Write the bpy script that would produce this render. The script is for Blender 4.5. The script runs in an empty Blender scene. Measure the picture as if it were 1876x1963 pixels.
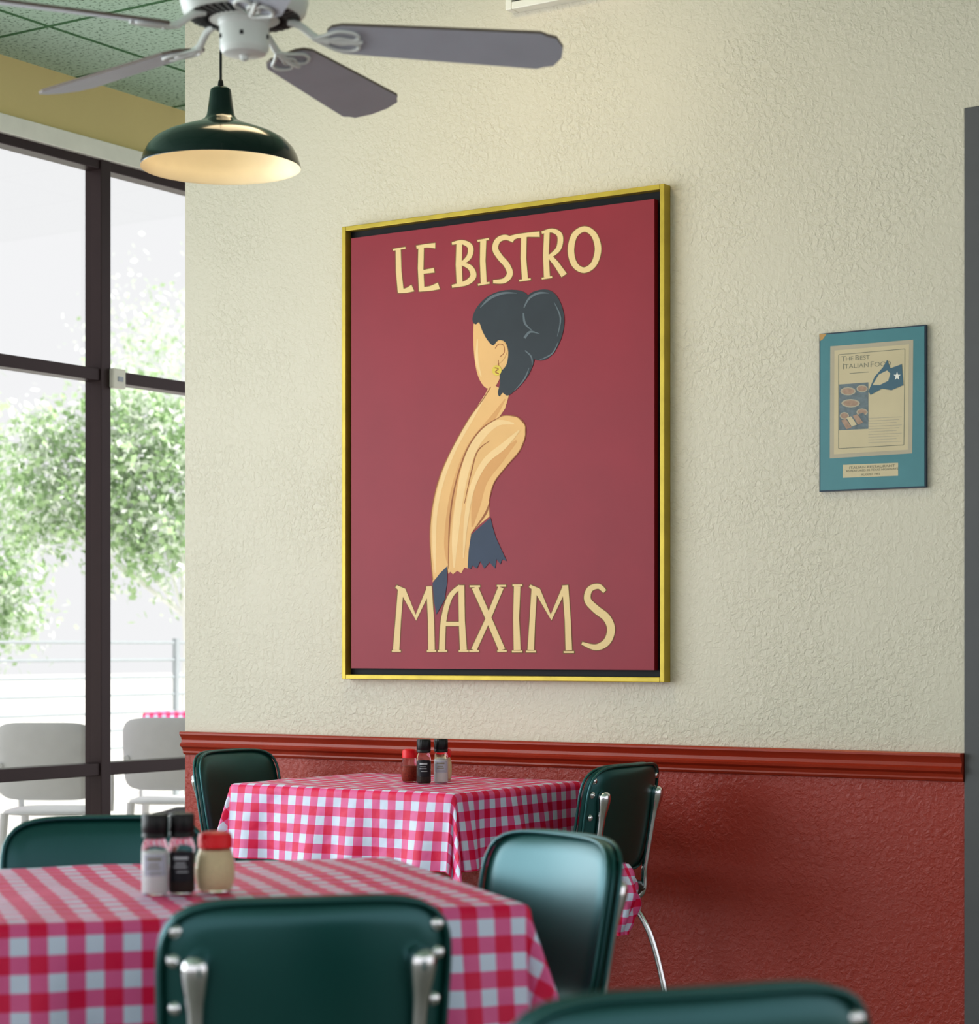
import bpy, math, random
from mathutils import Vector, Matrix
random.seed(7)
scene = bpy.context.scene
scene.view_settings.view_transform = 'Standard'
try:
    scene.view_settings.look = 'Medium High Contrast'
except Exception:
    try: scene.view_settings.look = 'Standard - Medium High Contrast'
    except Exception: scene.view_settings.gamma = .92
F = 4166.0; CX = 938.0; HY = 1243.0; H = 1.18
CA, SA = 0.8335, 0.5525
WT = 6.104      # wall plane
CEIL = 3.60
WINS = -6.55    # window wall plane
def C(X, z): return (CA*X - SA*z, SA*X + CA*z)
def PX(px, z): return C((px-CX)*z/F, z)
def WP(px, py, T=WT):
    u = (px-CX)/F
    k = T/(SA*u+CA)
    return ((CA*u-SA)*k, H+(HY-py)/F*k)
def lin(c):
    c = c/255.0
    return c/12.92 if c <= .04045 else ((c+.055)/1.055)**2.4
def rgb(r, g, b): return (lin(r), lin(g), lin(b), 1)

# ---------------- materials
def newmat(name):
    m = bpy.data.materials.new(name); m.use_nodes = True
    nt = m.node_tree
    return m, nt, nt.nodes['Principled BSDF']
def mat(name, col, rough=.5, metal=0, var=.08, vscale=12, bump=0, bscale=60, coat=0, trans=0, emit=0, spec=.5, bdist=.002, ior=1.45, crough=.03, stint=None):
    m, nt, p = newmat(name)
    tc = nt.nodes.new('ShaderNodeTexCoord')
    no = nt.nodes.new('ShaderNodeTexNoise'); no.inputs['Scale'].default_value = vscale; no.inputs['Detail'].default_value = 4
    nt.links.new(tc.outputs['Object'], no.inputs['Vector'])
    mx = nt.nodes.new('ShaderNodeMix'); mx.data_type = 'RGBA'
    a = [max(0, c*(1-var)) for c in col[:3]]+[1]; b = [min(1, c*(1+var)) for c in col[:3]]+[1]
    mx.inputs[6].default_value = a; mx.inputs[7].default_value = b
    nt.links.new(no.outputs['Fac'], mx.inputs[0]); nt.links.new(mx.outputs[2], p.inputs['Base Color'])
    p.inputs['Roughness'].default_value = rough; p.inputs['Metallic'].default_value = metal
    p.inputs['Coat Weight'].default_value = coat; p.inputs['Transmission Weight'].default_value = trans
    p.inputs['Coat Roughness'].default_value = crough
    p.inputs['Specular IOR Level'].default_value = spec; p.inputs['IOR'].default_value = ior
    if stint: p.inputs['Specular Tint'].default_value = stint
    if emit:
        p.inputs['Emission Color'].default_value = col; p.inputs['Emission Strength'].default_value = emit
    if bump:
        n2 = nt.nodes.new('ShaderNodeTexNoise'); n2.inputs['Scale'].default_value = bscale; n2.inputs['Detail'].default_value = 3
        nt.links.new(tc.outputs['Object'], n2.inputs['Vector'])
        bp = nt.nodes.new('ShaderNodeBump'); bp.inputs['Strength'].default_value = bump; bp.inputs['Distance'].default_value = bdist
        nt.links.new(n2.outputs['Fac'], bp.inputs['Height']); nt.links.new(bp.outputs['Normal'], p.inputs['Normal'])
    return m
def stucco(name, col, rough, strength=.5, dist=.002, spec=.5, scale=58):
    m, nt, p = newmat(name)
    tc = nt.nodes.new('ShaderNodeTexCoord')
    n1 = nt.nodes.new('ShaderNodeTexNoise'); n1.inputs['Scale'].default_value = scale; n1.inputs['Detail'].default_value = 4
    n1.inputs['Roughness'].default_value = .6; n1.inputs['Distortion'].default_value = .6
    r1 = nt.nodes.new('ShaderNodeValToRGB'); r1.color_ramp.elements[0].position = .42; r1.color_ramp.elements[1].position = .68
    n2 = nt.nodes.new('ShaderNodeTexNoise'); n2.inputs['Scale'].default_value = 160; n2.inputs['Detail'].default_value = 4
    n4 = nt.nodes.new('ShaderNodeTexNoise'); n4.inputs['Scale'].default_value = 12; n4.inputs['Detail'].default_value = 4
    n5 = nt.nodes.new('ShaderNodeTexNoise'); n5.inputs['Scale'].default_value = 2.6; n5.inputs['Detail'].default_value = 2
    r5 = nt.nodes.new('ShaderNodeMapRange'); r5.inputs[1].default_value = .35; r5.inputs[2].default_value = .65; r5.inputs[3].default_value = .45; r5.inputs[4].default_value = 1.15
    mm_ = nt.nodes.new('ShaderNodeMath'); mm_.operation = 'MULTIPLY'
    ad = nt.nodes.new('ShaderNodeMath'); ad.operation = 'MULTIPLY_ADD'; ad.inputs[1].default_value = .4
    ad2 = nt.nodes.new('ShaderNodeMath'); ad2.operation = 'MULTIPLY_ADD'; ad2.inputs[1].default_value = 1.0
    for n in (n1, n2, n4, n5): nt.links.new(tc.outputs['Object'], n.inputs['Vector'])
    nt.links.new(n1.outputs['Fac'], r1.inputs['Fac'])
    nt.links.new(n5.outputs['Fac'], r5.inputs[0]); nt.links.new(r1.outputs['Color'], mm_.inputs[0]); nt.links.new(r5.outputs[0], mm_.inputs[1])
    nt.links.new(n2.outputs['Fac'], ad.inputs[0]); nt.links.new(mm_.outputs[0], ad.inputs[2])
    nt.links.new(n4.outputs['Fac'], ad2.inputs[0]); nt.links.new(ad.outputs[0], ad2.inputs[2])
    bp = nt.nodes.new('ShaderNodeBump'); bp.inputs['Strength'].default_value = strength; bp.inputs['Distance'].default_value = dist
    nt.links.new(ad2.outputs[0], bp.inputs['Height']); nt.links.new(bp.outputs['Normal'], p.inputs['Normal'])
    n3 = nt.nodes.new('ShaderNodeTexNoise'); n3.inputs['Scale'].default_value = 1.3; n3.inputs['Detail'].default_value = 3
    nt.links.new(tc.outputs['Object'], n3.inputs['Vector'])
    mx = nt.nodes.new('ShaderNodeMix'); mx.data_type = 'RGBA'
    mx.inputs[6].default_value = [c*.92 for c in col[:3]]+[1]; mx.inputs[7].default_value = [min(1, c*1.06) for c in col[:3]]+[1]
    nt.links.new(n3.outputs['Fac'], mx.inputs[0]); nt.links.new(mx.outputs[2], p.inputs['Base Color'])
    p.inputs['Roughness'].default_value = rough; p.inputs['Specular IOR Level'].default_value = spec
    return m
def gingham(name, period=.058):
    m, nt, p = newmat(name)
    uv = nt.nodes.new('ShaderNodeUVMap'); sp = nt.nodes.new('ShaderNodeSeparateXYZ')
    nt.links.new(uv.outputs['UV'], sp.inputs[0])
    outs = []
    for k in (0, 1):
        d = nt.nodes.new('ShaderNodeMath'); d.operation = 'DIVIDE'; d.inputs[1].default_value = period
        fr = nt.nodes.new('ShaderNodeMath'); fr.operation = 'FRACT'
        g = nt.nodes.new('ShaderNodeMath'); g.operation = 'GREATER_THAN'; g.inputs[1].default_value = .5
        nt.links.new(sp.outputs[k], d.inputs[0]); nt.links.new(d.outputs[0], fr.inputs[0]); nt.links.new(fr.outputs[0], g.inputs[0])
        outs.append(g)
    a = nt.nodes.new('ShaderNodeMath'); a.operation = 'ADD'
    nt.links.new(outs[0].outputs[0], a.inputs[0]); nt.links.new(outs[1].outputs[0], a.inputs[1])
    h = nt.nodes.new('ShaderNodeMath'); h.operation = 'MULTIPLY'; h.inputs[1].default_value = .5
    nt.links.new(a.outputs[0], h.inputs[0])
    r = nt.nodes.new('ShaderNodeValToRGB'); r.color_ramp.interpolation = 'CONSTANT'
    r.color_ramp.elements[0].color = rgb(216, 224, 246)
    r.color_ramp.elements[1].position = .75; r.color_ramp.elements[1].color = rgb(226, 0, 78)
    e = r.color_ramp.elements.new(.25); e.color = rgb(230, 104, 160)
    nt.links.new(h.outputs[0], r.inputs['Fac']); nt.links.new(r.outputs['Color'], p.inputs['Base Color'])
    p.inputs['Roughness'].default_value = .5
    no = nt.nodes.new('ShaderNodeTexNoise'); no.inputs['Scale'].default_value = 9; no.inputs['Detail'].default_value = 3
    tc = nt.nodes.new('ShaderNodeTexCoord'); nt.links.new(tc.outputs['Object'], no.inputs['Vector'])
    bp = nt.nodes.new('ShaderNodeBump'); bp.inputs['Strength'].default_value = .6; bp.inputs['Distance'].default_value = .018
    nt.links.new(no.outputs['Fac'], bp.inputs['Height']); nt.links.new(bp.outputs['Normal'], p.inputs['Normal'])
    return m

M_WALL = stucco('cream_stucco', rgb(214, 207, 190), .5, .65, .0028)
M_RED = stucco('red_stucco', rgb(164, 58, 44), .36, .6, .0026)
M_RAIL = mat('red_gloss_paint', rgb(158, 54, 32), .3, bump=.1, bscale=20)
M_BAND = stucco('yellow_stucco', rgb(216, 198, 142), .6, .3)
M_WHITE = mat('white_gloss', rgb(235, 232, 222), .35)
M_MULL = mat('dark_bronze_aluminium', rgb(62, 48, 50), .4, metal=.3)
M_VINYL = mat('green_vinyl', rgb(0, 62, 54), .36, var=.12, bump=.1, bscale=350, bdist=.0005, coat=.15, spec=1.0, crough=.2, stint=(.45, .88, 1.0, 1), ior=1.62)
M_CHROME = mat('chrome', (.8, .8, .82, 1), .1, metal=1, var=.03)
M_BLACK = mat('black_plastic', rgb(18, 18, 20), .35)
M_GING = gingham('gingham_cloth')
M_WOOD = mat('dark_wood', rgb(70, 45, 30), .5)
M_IRON = mat('cast_iron', rgb(30, 30, 32), .5, metal=.4)
M_FANW = mat('fan_white', rgb(216, 220, 216), .35)
M_BLADE = mat('fan_blade_grey', rgb(184, 188, 198), .5, bump=.1, bscale=40)
M_BLADEE = mat('fan_blade_edge', rgb(110, 98, 90), .6)
M_SHADE = mat('green_enamel', rgb(2, 34, 30), .2, coat=.3)
M_SHIN = mat('cream_enamel', rgb(246, 232, 200), .4)
M_BULB = mat('frosted_bulb', rgb(250, 240, 220), .4)
M_GOLD = mat('gold_frame_paint', rgb(184, 162, 66), .36, metal=.4, var=.25, vscale=14)
M_LINER = mat('black_liner', rgb(10, 12, 20), .6)
M_CANVAS = mat('crimson_canvas', rgb(144, 34, 52), .45, var=.12, vscale=5, bump=.15, bscale=300, bdist=.0006)
M_CREAM = mat('cream_paint', rgb(228, 202, 150), .6, var=.05)
M_OUTL = mat('olive_outline_paint', rgb(120, 84, 50), .6)
M_SKIN = mat('peach_paint', rgb(230, 186, 128), .6, var=.08, vscale=9)
M_SKIN2 = mat('tan_paint', rgb(216, 164, 108), .6)
M_SKIN3 = mat('pale_paint', rgb(238, 204, 152), .6)
M_BROWN = mat('brown_paint', rgb(160, 102, 64), .6)
M_HAIR = mat('blue_black_paint', rgb(42, 50, 58), .5, var=.3, vscale=8)
M_HAIRL = mat('grey_stroke_paint', rgb(98, 110, 118), .5)
M_DRESS = mat('slate_blue_paint', rgb(48, 62, 86), .5, var=.15)
M_TEAL = mat('teal_plaque', rgb(80, 134, 142), .35, var=.1)
M_TEALD = mat('plaque_edge', rgb(44, 62, 80), .4)
M_PAP1 = mat('tan_border_paper', rgb(182, 172, 152), .5)
M_PAP2 = mat('cream_paper', rgb(204, 190, 158), .5)
M_INK = mat('grey_ink', rgb(138, 136, 120), .6)
M_NAVY = mat('blue_print', rgb(76, 108, 124), .5)
M_FOOD = mat('food_print', rgb(112, 124, 130), .5, var=.5, vscale=60)
M_RUST = mat('rust_print', rgb(172, 144, 126), .5, var=.3, vscale=80)
M_ORANGE = mat('orange_tape', rgb(190, 150, 96), .5)
M_DOORG = mat('grey_door', rgb(98, 98, 100), .5)
M_FLOOR = mat('grey_tile_floor', rgb(128, 124, 118), .4)
M_CONC = mat('pale_concrete', rgb(230, 228, 222), .8)
M_PLAST = mat('pale_patio_plastic', rgb(236, 238, 240), .5)
M_STEEL = mat('grey_steel', rgb(176, 184, 188), .45, metal=.1)
M_LEAF = mat('leaf_green', rgb(182, 212, 160), .7, var=.3, vscale=3)  # green lifted: glare of bright daylight put into the leaf colour
M_LEAF2 = mat('washed_out_leaf', rgb(236, 246, 232), .7, var=.1, vscale=3)  # near-white leaf: overexposed daylight painted into the colour
M_BARK = mat('washed_out_bark', rgb(244, 244, 240), .8, bump=.3, bscale=20)  # near-white so trunks look overexposed; the glare is in the colour
M_GLASS = mat('clear_glass', (1, 1, 1, 1), .03, trans=1, var=0, ior=1.16)
M_SALT = mat('salt', rgb(226, 228, 230), .8, bump=.4, bscale=400)
M_PEP = mat('peppercorns', rgb(60, 48, 44), .7, var=.6, vscale=300, bump=.5, bscale=400)
M_CHEESE = mat('grated_cheese', rgb(236, 222, 182), .8, var=.12, vscale=200, bump=.6, bscale=300)
M_FLAKE = mat('pepper_flakes', rgb(140, 50, 30), .7, var=.9, vscale=300, bump=.5, bscale=300)
M_REDP = mat('red_plastic', rgb(224, 14, 34), .35)
M_LABW = mat('pale_label', rgb(176, 182, 196), .5)
M_LABB = mat('black_label', rgb(16, 18, 28), .5)

# ceiling
m, nt, p = newmat('green_ceiling_tile'); M_CEIL = m
tc = nt.nodes.new('ShaderNodeTexCoord')
br = nt.nodes.new('ShaderNodeTexBrick'); br.offset = 0; br.inputs['Scale'].default_value = 1
br.inputs['Brick Width'].default_value = 1.22; br.inputs['Row Height'].default_value = .61; br.inputs['Mortar Size'].default_value = .012
br.inputs['Color1'].default_value = rgb(184, 206, 190); br.inputs['Color2'].default_value = rgb(172, 198, 178); br.inputs['Mortar'].default_value = rgb(70, 116, 76)
nt.links.new(tc.outputs['Object'], br.inputs['Vector'])
vo = nt.nodes.new('ShaderNodeTexNoise'); vo.inputs['Scale'].default_value = 70; vo.inputs['Detail'].default_value = 2
nt.links.new(tc.outputs['Object'], vo.inputs['Vector'])
rr = nt.nodes.new('ShaderNodeValToRGB'); rr.color_ramp.elements[0].position = .34; rr.color_ramp.elements[0].color = (.3, .36, .3, 1); rr.color_ramp.elements[1].position = .44
nt.links.new(vo.outputs['Fac'], rr.inputs['Fac'])
mx = nt.nodes.new('ShaderNodeMix'); mx.data_type = 'RGBA'; mx.blend_type = 'MULTIPLY'; mx.inputs[0].default_value = 1
nt.links.new(br.outputs['Color'], mx.inputs[6]); nt.links.new(rr.outputs['Color'], mx.inputs[7]); nt.links.new(mx.outputs[2], p.inputs['Base Color'])
p.inputs['Roughness'].default_value = .9
# window glass
m = bpy.data.materials.new('tinted_window_glass'); m.use_nodes = True; nt = m.node_tree; nt.nodes.clear(); M_WGL = m
o = nt.nodes.new('ShaderNodeOutputMaterial'); t = nt.nodes.new('ShaderNodeBsdfTransparent'); g = nt.nodes.new('ShaderNodeBsdfGlossy'); mi = nt.nodes.new('ShaderNodeMixShader')
t.inputs[0].default_value = (.79, .785, .78, 1); g.inputs['Roughness'].default_value = .02; mi.inputs[0].default_value = .04
nt.links.new(t.outputs[0], mi.inputs[1]); nt.links.new(g.outputs[0], mi.inputs[2]); nt.links.new(mi.outputs[0], o.inputs[0])

# ---------------- geometry helper
class G:
    def __init__(s): s.v = []; s.f = []; s.m = []; s.uv = None
    def add(s, vs, fs, mi=0):
        o = len(s.v); s.v += [tuple(v) for v in vs]
        for f in fs: s.f.append([i+o for i in f]); s.m.append(mi)
    def box(s, x0, x1, y0, y1, z0, z1, mi=0):
        vs = [(x, y, z) for x in (x0, x1) for y in (y0, y1) for z in (z0, z1)]
        s.add(vs, [(0, 1, 3, 2), (4, 6, 7, 5), (0, 4, 5, 1), (2, 3, 7, 6), (0, 2, 6, 4), (1, 5, 7, 3)], mi)
    def lathe(s, prof, n=40, c=(0, 0, 0), mi=0, flute=0, fa=0):
        vs = []; fs = []
        for (r, z) in prof:
            for i in range(n):
                a = 2*math.pi*i/n; rr_ = r*(1+fa*math.cos(flute*a)) if flute else r
                vs.append((c[0]+rr_*math.cos(a), c[1]+rr_*math.sin(a), c[2]+z))
        for k in range(len(prof)-1):
            for i in range(n):
                j = (i+1) % n
                fs.append((k*n+i, k*n+j, (k+1)*n+j, (k+1)*n+i))
        if prof[0][0] > 1e-5 and getattr(s, 'capb', True): fs.append(tuple(reversed(range(n))))
        if prof[-1][0] > 1e-5 and getattr(s, 'capt', True): fs.append(tuple((len(prof)-1)*n+i for i in range(n)))
        s.add(vs, fs, mi)
    def tube(s, pts, rad, n=12, mi=0, closed=False):
        pts = [Vector(p) for p in pts]; N = len(pts)
        if not isinstance(rad, (list, tuple)): rad = [rad]*N
        tan = []
        for i in range(N):
            a = pts[(i-1) % N if closed else max(i-1, 0)]; b = pts[(i+1) % N if closed else min(i+1, N-1)]
            tan.append((b-a).normalized())
        up = Vector((0, 0, 1)) if abs(tan[0].z) < .9 else Vector((0, 1, 0))
        nx = tan[0].cross(up).normalized(); vs = []
        for i in range(N):
            nx = (nx-tan[i]*nx.dot(tan[i])).normalized(); ny = tan[i].cross(nx)
            for k in range(n):
                a = 2*math.pi*k/n
                vs.append(pts[i]+(nx*math.cos(a)+ny*math.sin(a))*rad[i])
        fs = []
        for i in range(N if closed else N-1):
            i2 = (i+1) % N
            for k in range(n):
                k2 = (k+1) % n
                fs.append((i*n+k, i*n+k2, i2*n+k2, i2*n+k))
        if not closed:
            fs.append(tuple(reversed(range(n)))); fs.append(tuple((N-1)*n+k for k in range(n)))
        s.add(vs, fs, mi)
    def sell(s, a, b, c, n=5, m_=3, res=16, xf=None, mi=0):
        def FN(x, y, z): return ((abs(x/a)**n+abs(z/b)**n)**(m_/n)+abs(y/c)**m_)**(1/m_)
        vs = {}; fs = []; out = []
        def vid(i, j, k, R):
            key = (i, j, k)
            if key not in vs:
                x = a*(2*i/R[0]-1); y = c*(2*j/R[1]-1); z = b*(2*k/R[2]-1)
                t_ = 1/FN(x, y, z); p_ = (x*t_, y*t_, z*t_)
                vs[key] = len(out); out.append(xf(*p_) if xf else p_)
            return vs[key]
        R = (res, 4, res)
        for j in (0, R[1]):
            for i in range(res):
                for k in range(res):
                    q = [vid(i, j, k, R), vid(i+1, j, k, R), vid(i+1, j, k+1, R), vid(i, j, k+1, R)]
                    fs.append(q if j == 0 else q[::-1])
        for j in range(R[1]):
            for i in range(res):
                for k, fl in ((0, 1), (res, 0)):
                    q = [vid(i, j, k, R), vid(i, j+1, k, R), vid(i+1, j+1, k, R), vid(i+1, j, k, R)]
                    fs.append(q if fl else q[::-1])
            for k in range(res):
                for i, fl in ((0, 0), (res, 1)):
                    q = [vid(i, j, k, R), vid(i, j+1, k, R), vid(i, j+1, k+1, R), vid(i, j, k+1, R)]
                    fs.append(q if fl else q[::-1])
        s.add(out, fs, mi)
    def obj(s, name, mats, parent=None, loc=(0, 0, 0), smooth=True, off=(0, 0, 0), angle=35, bevel=0):
        me = bpy.data.meshes.new(name)
        me.from_pydata([(v[0]-off[0], v[1]-off[1], v[2]-off[2]) for v in s.v], [], s.f)
        for m_ in (mats if isinstance(mats, list) else [mats]): me.materials.append(m_)
        for p_, mi_ in zip(me.polygons, s.m): p_.material_index = mi_; p_.use_smooth = smooth
        if s.uv:
            l = me.uv_layers.new(name='UVMap')
            for lp in me.loops: l.data[lp.index].uv = s.uv[lp.vertex_index]
        me.update()
        if smooth:
            me.set_sharp_from_angle(angle=math.radians(angle))
        ob = bpy.data.objects.new(name, me); scene.collection.objects.link(ob); ob.location = loc
        if parent: ob.parent = parent
        if bevel:
            b = ob.modifiers.new('bevel', 'BEVEL'); b.width = bevel; b.segments = 2; b.limit_method = 'ANGLE'
        return ob
def thing(name, loc, label, cat, rz=0, group=None):
    e = bpy.data.objects.new(name, None); e.empty_display_size = .1; scene.collection.objects.link(e)
    e.location = loc; e.rotation_euler = (0, 0, rz); e['label'] = label; e['category'] = cat
    if group: e['group'] = group
    return e
def struct(ob): ob['kind'] = 'structure'; return ob
def dup(root, name, loc, rz, label=None):
    r = root.copy(); scene.collection.objects.link(r); r.location = loc; r.rotation_euler = (0, 0, rz)
    if label: r['label'] = label
    def rec(src, dst):
        for ch in list(src.children):
            c = ch.copy(); scene.collection.objects.link(c); c.parent = dst; rec(ch, c)
    rec(root, r)
    return r
def smoothpts(pts, sub=6, closed=False):
    N = len(pts); out = []
    rng = range(N) if closed else range(N-1)
    for i in rng:
        g_ = lambda k: pts[k % N] if closed else pts[min(max(k, 0), N-1)]
        p0, p1, p2, p3 = g_(i-1), g_(i), g_(i+1), g_(i+2)
        for k in range(sub):
            t_ = k/sub
            out.append(tuple(.5*((2*b)+(-a+c)*t_+(2*a-5*b+4*c-d)*t_*t_+(-a+3*b-3*c+d)*t_**3) for a, b, c, d in zip(p0, p1, p2, p3)))
    if not closed: out.append(tuple(pts[-1]))
    return out
def wpoly(g, pts, T, mi=0, smooth=0, closed=True):
    if smooth: pts = smoothpts(pts, smooth, True)
    vs = []
    for (x, y) in pts:
        s_, z_ = WP(x, y, T); vs.append((s_, T, z_))
    ar = sum(vs[i][0]*vs[(i+1) % len(vs)][2]-vs[(i+1) % len(vs)][0]*vs[i][2] for i in range(len(vs)))
    idx = list(range(len(vs)))
    if ar < 0: idx = idx[::-1]
    g.add(vs, [idx], mi)
def wstroke(g, pts, w, T, mi=0, sub=0, closed=False, ex=0, sc=1):
    ws = w if isinstance(w, (list, tuple)) else [w]*len(pts)
    P = [(p_[0], p_[1], w_*sc+2*ex) for p_, w_ in zip(pts, ws)]
    if ex and not closed:
        a, b = P[0], P[1]; L = math.hypot(a[0]-b[0], a[1]-b[1]); P[0] = (a[0]+(a[0]-b[0])/L*ex, a[1]+(a[1]-b[1])/L*ex, a[2])
        a, b = P[-1], P[-2]; L = math.hypot(a[0]-b[0], a[1]-b[1]); P[-1] = (a[0]+(a[0]-b[0])/L*ex, a[1]+(a[1]-b[1])/L*ex, a[2])
    if sub: P = smoothpts(P, sub, closed)
    N = len(P); vs = []
    for i in range(N):
        a = P[(i-1) % N] if closed else P[max(i-1, 0)]; b = P[(i+1) % N] if closed else P[min(i+1, N-1)]
        dx, dy = b[0]-a[0], b[1]-a[1]; L = math.hypot(dx, dy) or 1
        nx, ny = -dy/L*P[i][2]/2, dx/L*P[i][2]/2
        for sg in (1, -1):
            s_, z_ = WP(P[i][0]+sg*nx, P[i][1]+sg*ny, T); vs.append((s_, T, z_))
    fs = []
    for i in range(N if closed else N-1):
        j = (i+1) % N; fs.append((2*i, 2*i+1, 2*j+1, 2*j))
    g.add(vs, fs, mi)
def text(body, px, py, hpx, T, m_, parent, off, name='lettering', wscale=1, spacing=1):
    cu = bpy.data.curves.new('t', 'FONT'); cu.body = body; cu.space_character = spacing
    ob = bpy.data.objects.new('t', cu); scene.collection.objects.link(ob)
    dg = bpy.context.evaluated_depsgraph_get(); me = bpy.data.meshes.new_from_object(ob.evaluated_get(dg))
    bpy.data.objects.remove(ob)
    s_, z_ = WP(px, py, T); k = T/(SA*(px-CX)/F+CA)
    sc = hpx*k/F/.7
    for v in me.vertices:
        x, y = v.co.x, v.co.y
        v.co = (s_+x*sc*wscale-off[0], T-off[1], z_+y*sc-off[2])
    me.materials.clear(); me.materials.append(m_)
    o_ = bpy.data.objects.new(name, me); scene.collection.objects.link(o_); o_.parent = parent
    return o_

# ---------------- room shell
WL, WR = -5.402, -2.37
g = G(); g.box(WL, WR, WT, WT+.16, .83, CEIL, 0); g.box(WL, WR, WT, WT+.16, 0, .83, 1)
dz_ = 2.77
g.box(WR, -1.4, WT, WT+.16, dz_, CEIL, 0)
g.box(-1.4, 1.5, WT, WT+.16, .83, CEIL, 0); g.box(-1.4, 1.5, WT, WT+.16, 0, .83, 1)
struct(g.obj('wall_back', [M_WALL, M_RED], smooth=False))
g = G()
prof = [(0, .872), (.03, .872), (.033, .868), (.033, .862), (.024, .852), (.02, .842), (.022, .832), (.03, .826), (.028, .818), (.016, .81), (.012, .80), (.013, .795), (.008, .788), (0, .786)]
for (x0, x1) in ((WL, WR), (-1.4, 1.5)):
    vs = [(x, WT-d, z) for x in (x0, x1) for d, z in prof]; n = len(prof)
    g.add(vs, [(i, i+1, n+i+1, n+i) for i in range(n-1)]+[tuple(range(n))[::-1], tuple(range(n, 2*n))])
struct(g.obj('trim_1', M_RAIL, angle=25))
g = G(); g.box(WINS-.05, 4, -3, 9.2, -.08, 0); struct(g.obj('floor', M_FLOOR, smooth=False))
g = G(); g.box(WINS-.3, 4, -3, 9.2, CEIL, CEIL+.12); struct(g.obj('ceiling', M_CEIL, smooth=False))
g = G(); g.box(WINS-.2, WINS, -3, 9.2, 3.30, CEIL); g.box(WINS-.2, WINS, -3, 9.2, 0, .12)
g.box(WINS-.2, WINS, 9.05, 9.2, .12, 3.3)
struct(g.obj('wall_left', M_BAND, smooth=False))
g = G(); g.box(WINS, WINS+.035, -3, 9.2, 3.275, 3.352); struct(g.obj('trim_2', M_WHITE, bevel=.004, smooth=False))
# door
g = G(); g.box(WR+.001, WR+.05, WT-.005, WT+.17, 0, dz_); g.box(-1.45, -1.401, WT-.005, WT+.17, 0, dz_); g.box(WR+.05, -1.45, WT-.005, WT+.17, dz_-.05, dz_-.001)
struct(g.obj('trim_3', M_DOORG, smooth=False, bevel=.003))
g = G(); g.box(WR+.052, -1.452, WT+.03, WT+.08, 0.005, dz_-.052); g.box(WR+.2, -1.6, WT+.02, WT+.031, 1.2, 2.5); g.box(WR+.2, -1.6, WT+.02, WT+.031, .25, 1.0)
struct(g.obj('door_1', M_DOORG, smooth=False, bevel=.003))
# window
def tmul(px):
    u = (px-CX)/F; z = WINS/(CA*u-SA); return SA*u*z+CA*z
g = G()
t0 = (tmul(180)+tmul(213))/2
muls = []
k = t0
while k < 9: muls.append(k); k += 1.55
k = t0-1.55
while k > -3: muls.append(k); k -= 1.55
for k in muls: g.box(WINS-.075, WINS+.02, k-.03, k+.03, .12, 3.275)
for (a, b) in ((.12, .17), (.634, .688), (2.328, 2.38), (3.235, 3.275)): g.box(WINS-.065, WINS+.012, -3, 9.05, a, b)
w = struct(g.obj('window_1', M_MULL, smooth=False, bevel=.003))
g = G(); g.add([(WINS-.04, -3, .15), (WINS-.04, 9.05, .15), (WINS-.04, 9.05, 3.25), (WINS-.04, -3, 3.25)], [(0, 1, 2, 3)])
gl = g.obj('pane', M_WGL, parent=w, smooth=False)
u = tmul(216)
b0 = thing('window_sensor', (WINS+.02, u, 2.30), 'small white plastic alarm sensor on the window mullion', 'sensor')
g = G(); g.box(0, .03, -.045, .03, 0, .085); g.obj('sensor_case', M_WHITE, parent=b0, smooth=False, bevel=.006)
g = G(); g.box(.03, .034, -.02, .01, .03, .05); g.obj('cover', M_LABW, parent=b0, smooth=False)

# ---------------- painting
sL, zT = WP(655, 435, WT-.041); sR, _ = WP(1273, 352, WT-.041)
_, zB = WP(655, 1302, WT-.041)
base = (sL, WT, zB)
pt = thing('painting', base, 'large crimson bistro poster painting in gold frame on stucco wall', 'painting')
FT = WT-.041; fw = .022
g = G()
def ring(g, x0, x1, z0, z1, w_, ta, tb, mi=0):
    g.box(x0, x0+w_, ta, tb, z0, z1, mi); g.box(x1-w_, x1, ta, tb, z0, z1, mi)
    g.box(x0+w_, x1-w_, ta, tb, z0, z0+w_, mi); g.box(x0+w_, x1-w_, ta, tb, z1-w_, z1, mi)
ring(g, sL, sR, zB, zT, fw*.75, FT, WT)
g.obj('frame', M_GOLD, parent=pt, off=base, smooth=False, bevel=.002)
g = G(); q = fw*.75
g.box(sL+q, sR-q, WT-.012, WT-.002, zB+q, zT-q)
g.obj('liner', M_LINER, parent=pt, off=base, smooth=False)
cT = WT-.035
c0, _ = WP(673, 455, cT); c1, _ = WP(1254, 378, cT); _, cz1 = WP(673, 457, cT); _, cz0 = WP(673, 1281, cT)
g = G(); g.box(c0, c1, cT, WT-.012, cz0, cz1)
g.obj('canvas', M_CANVAS, parent=pt, off=base, smooth=False)
LET = []
def L(pts, w_, sub=0, closed=False): LET.append((pts, w_, sub, closed))
def flush(word):
    g = G(); ep = 0
    for a in LET: ep += 1; wstroke(g, a[0], a[1], cT-.0002-ep*1e-5, 0, a[2], a[3], ex=1.5, sc=.88)
    g.obj('lettering_outline', M_OUTL, parent=pt, off=base, smooth=False)
    g = G()
    for a in LET: ep += 1; wstroke(g, a[0], a[1], cT-.0004-ep*1e-5, 0, a[2], a[3], sc=.88)
    o = g.obj('lettering', M_CREAM, parent=pt, off=base, smooth=False); o['label'] = 'cream painted word '+word
    LET.clear()
L([(763, 478), (764, 520), (768, 560)], [11, 12, 13]); L([(753, 479), (777, 475)], [4, 4]); L([(763, 558), (778, 557), (791, 552)], [9, 10, 15], 4)
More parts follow.
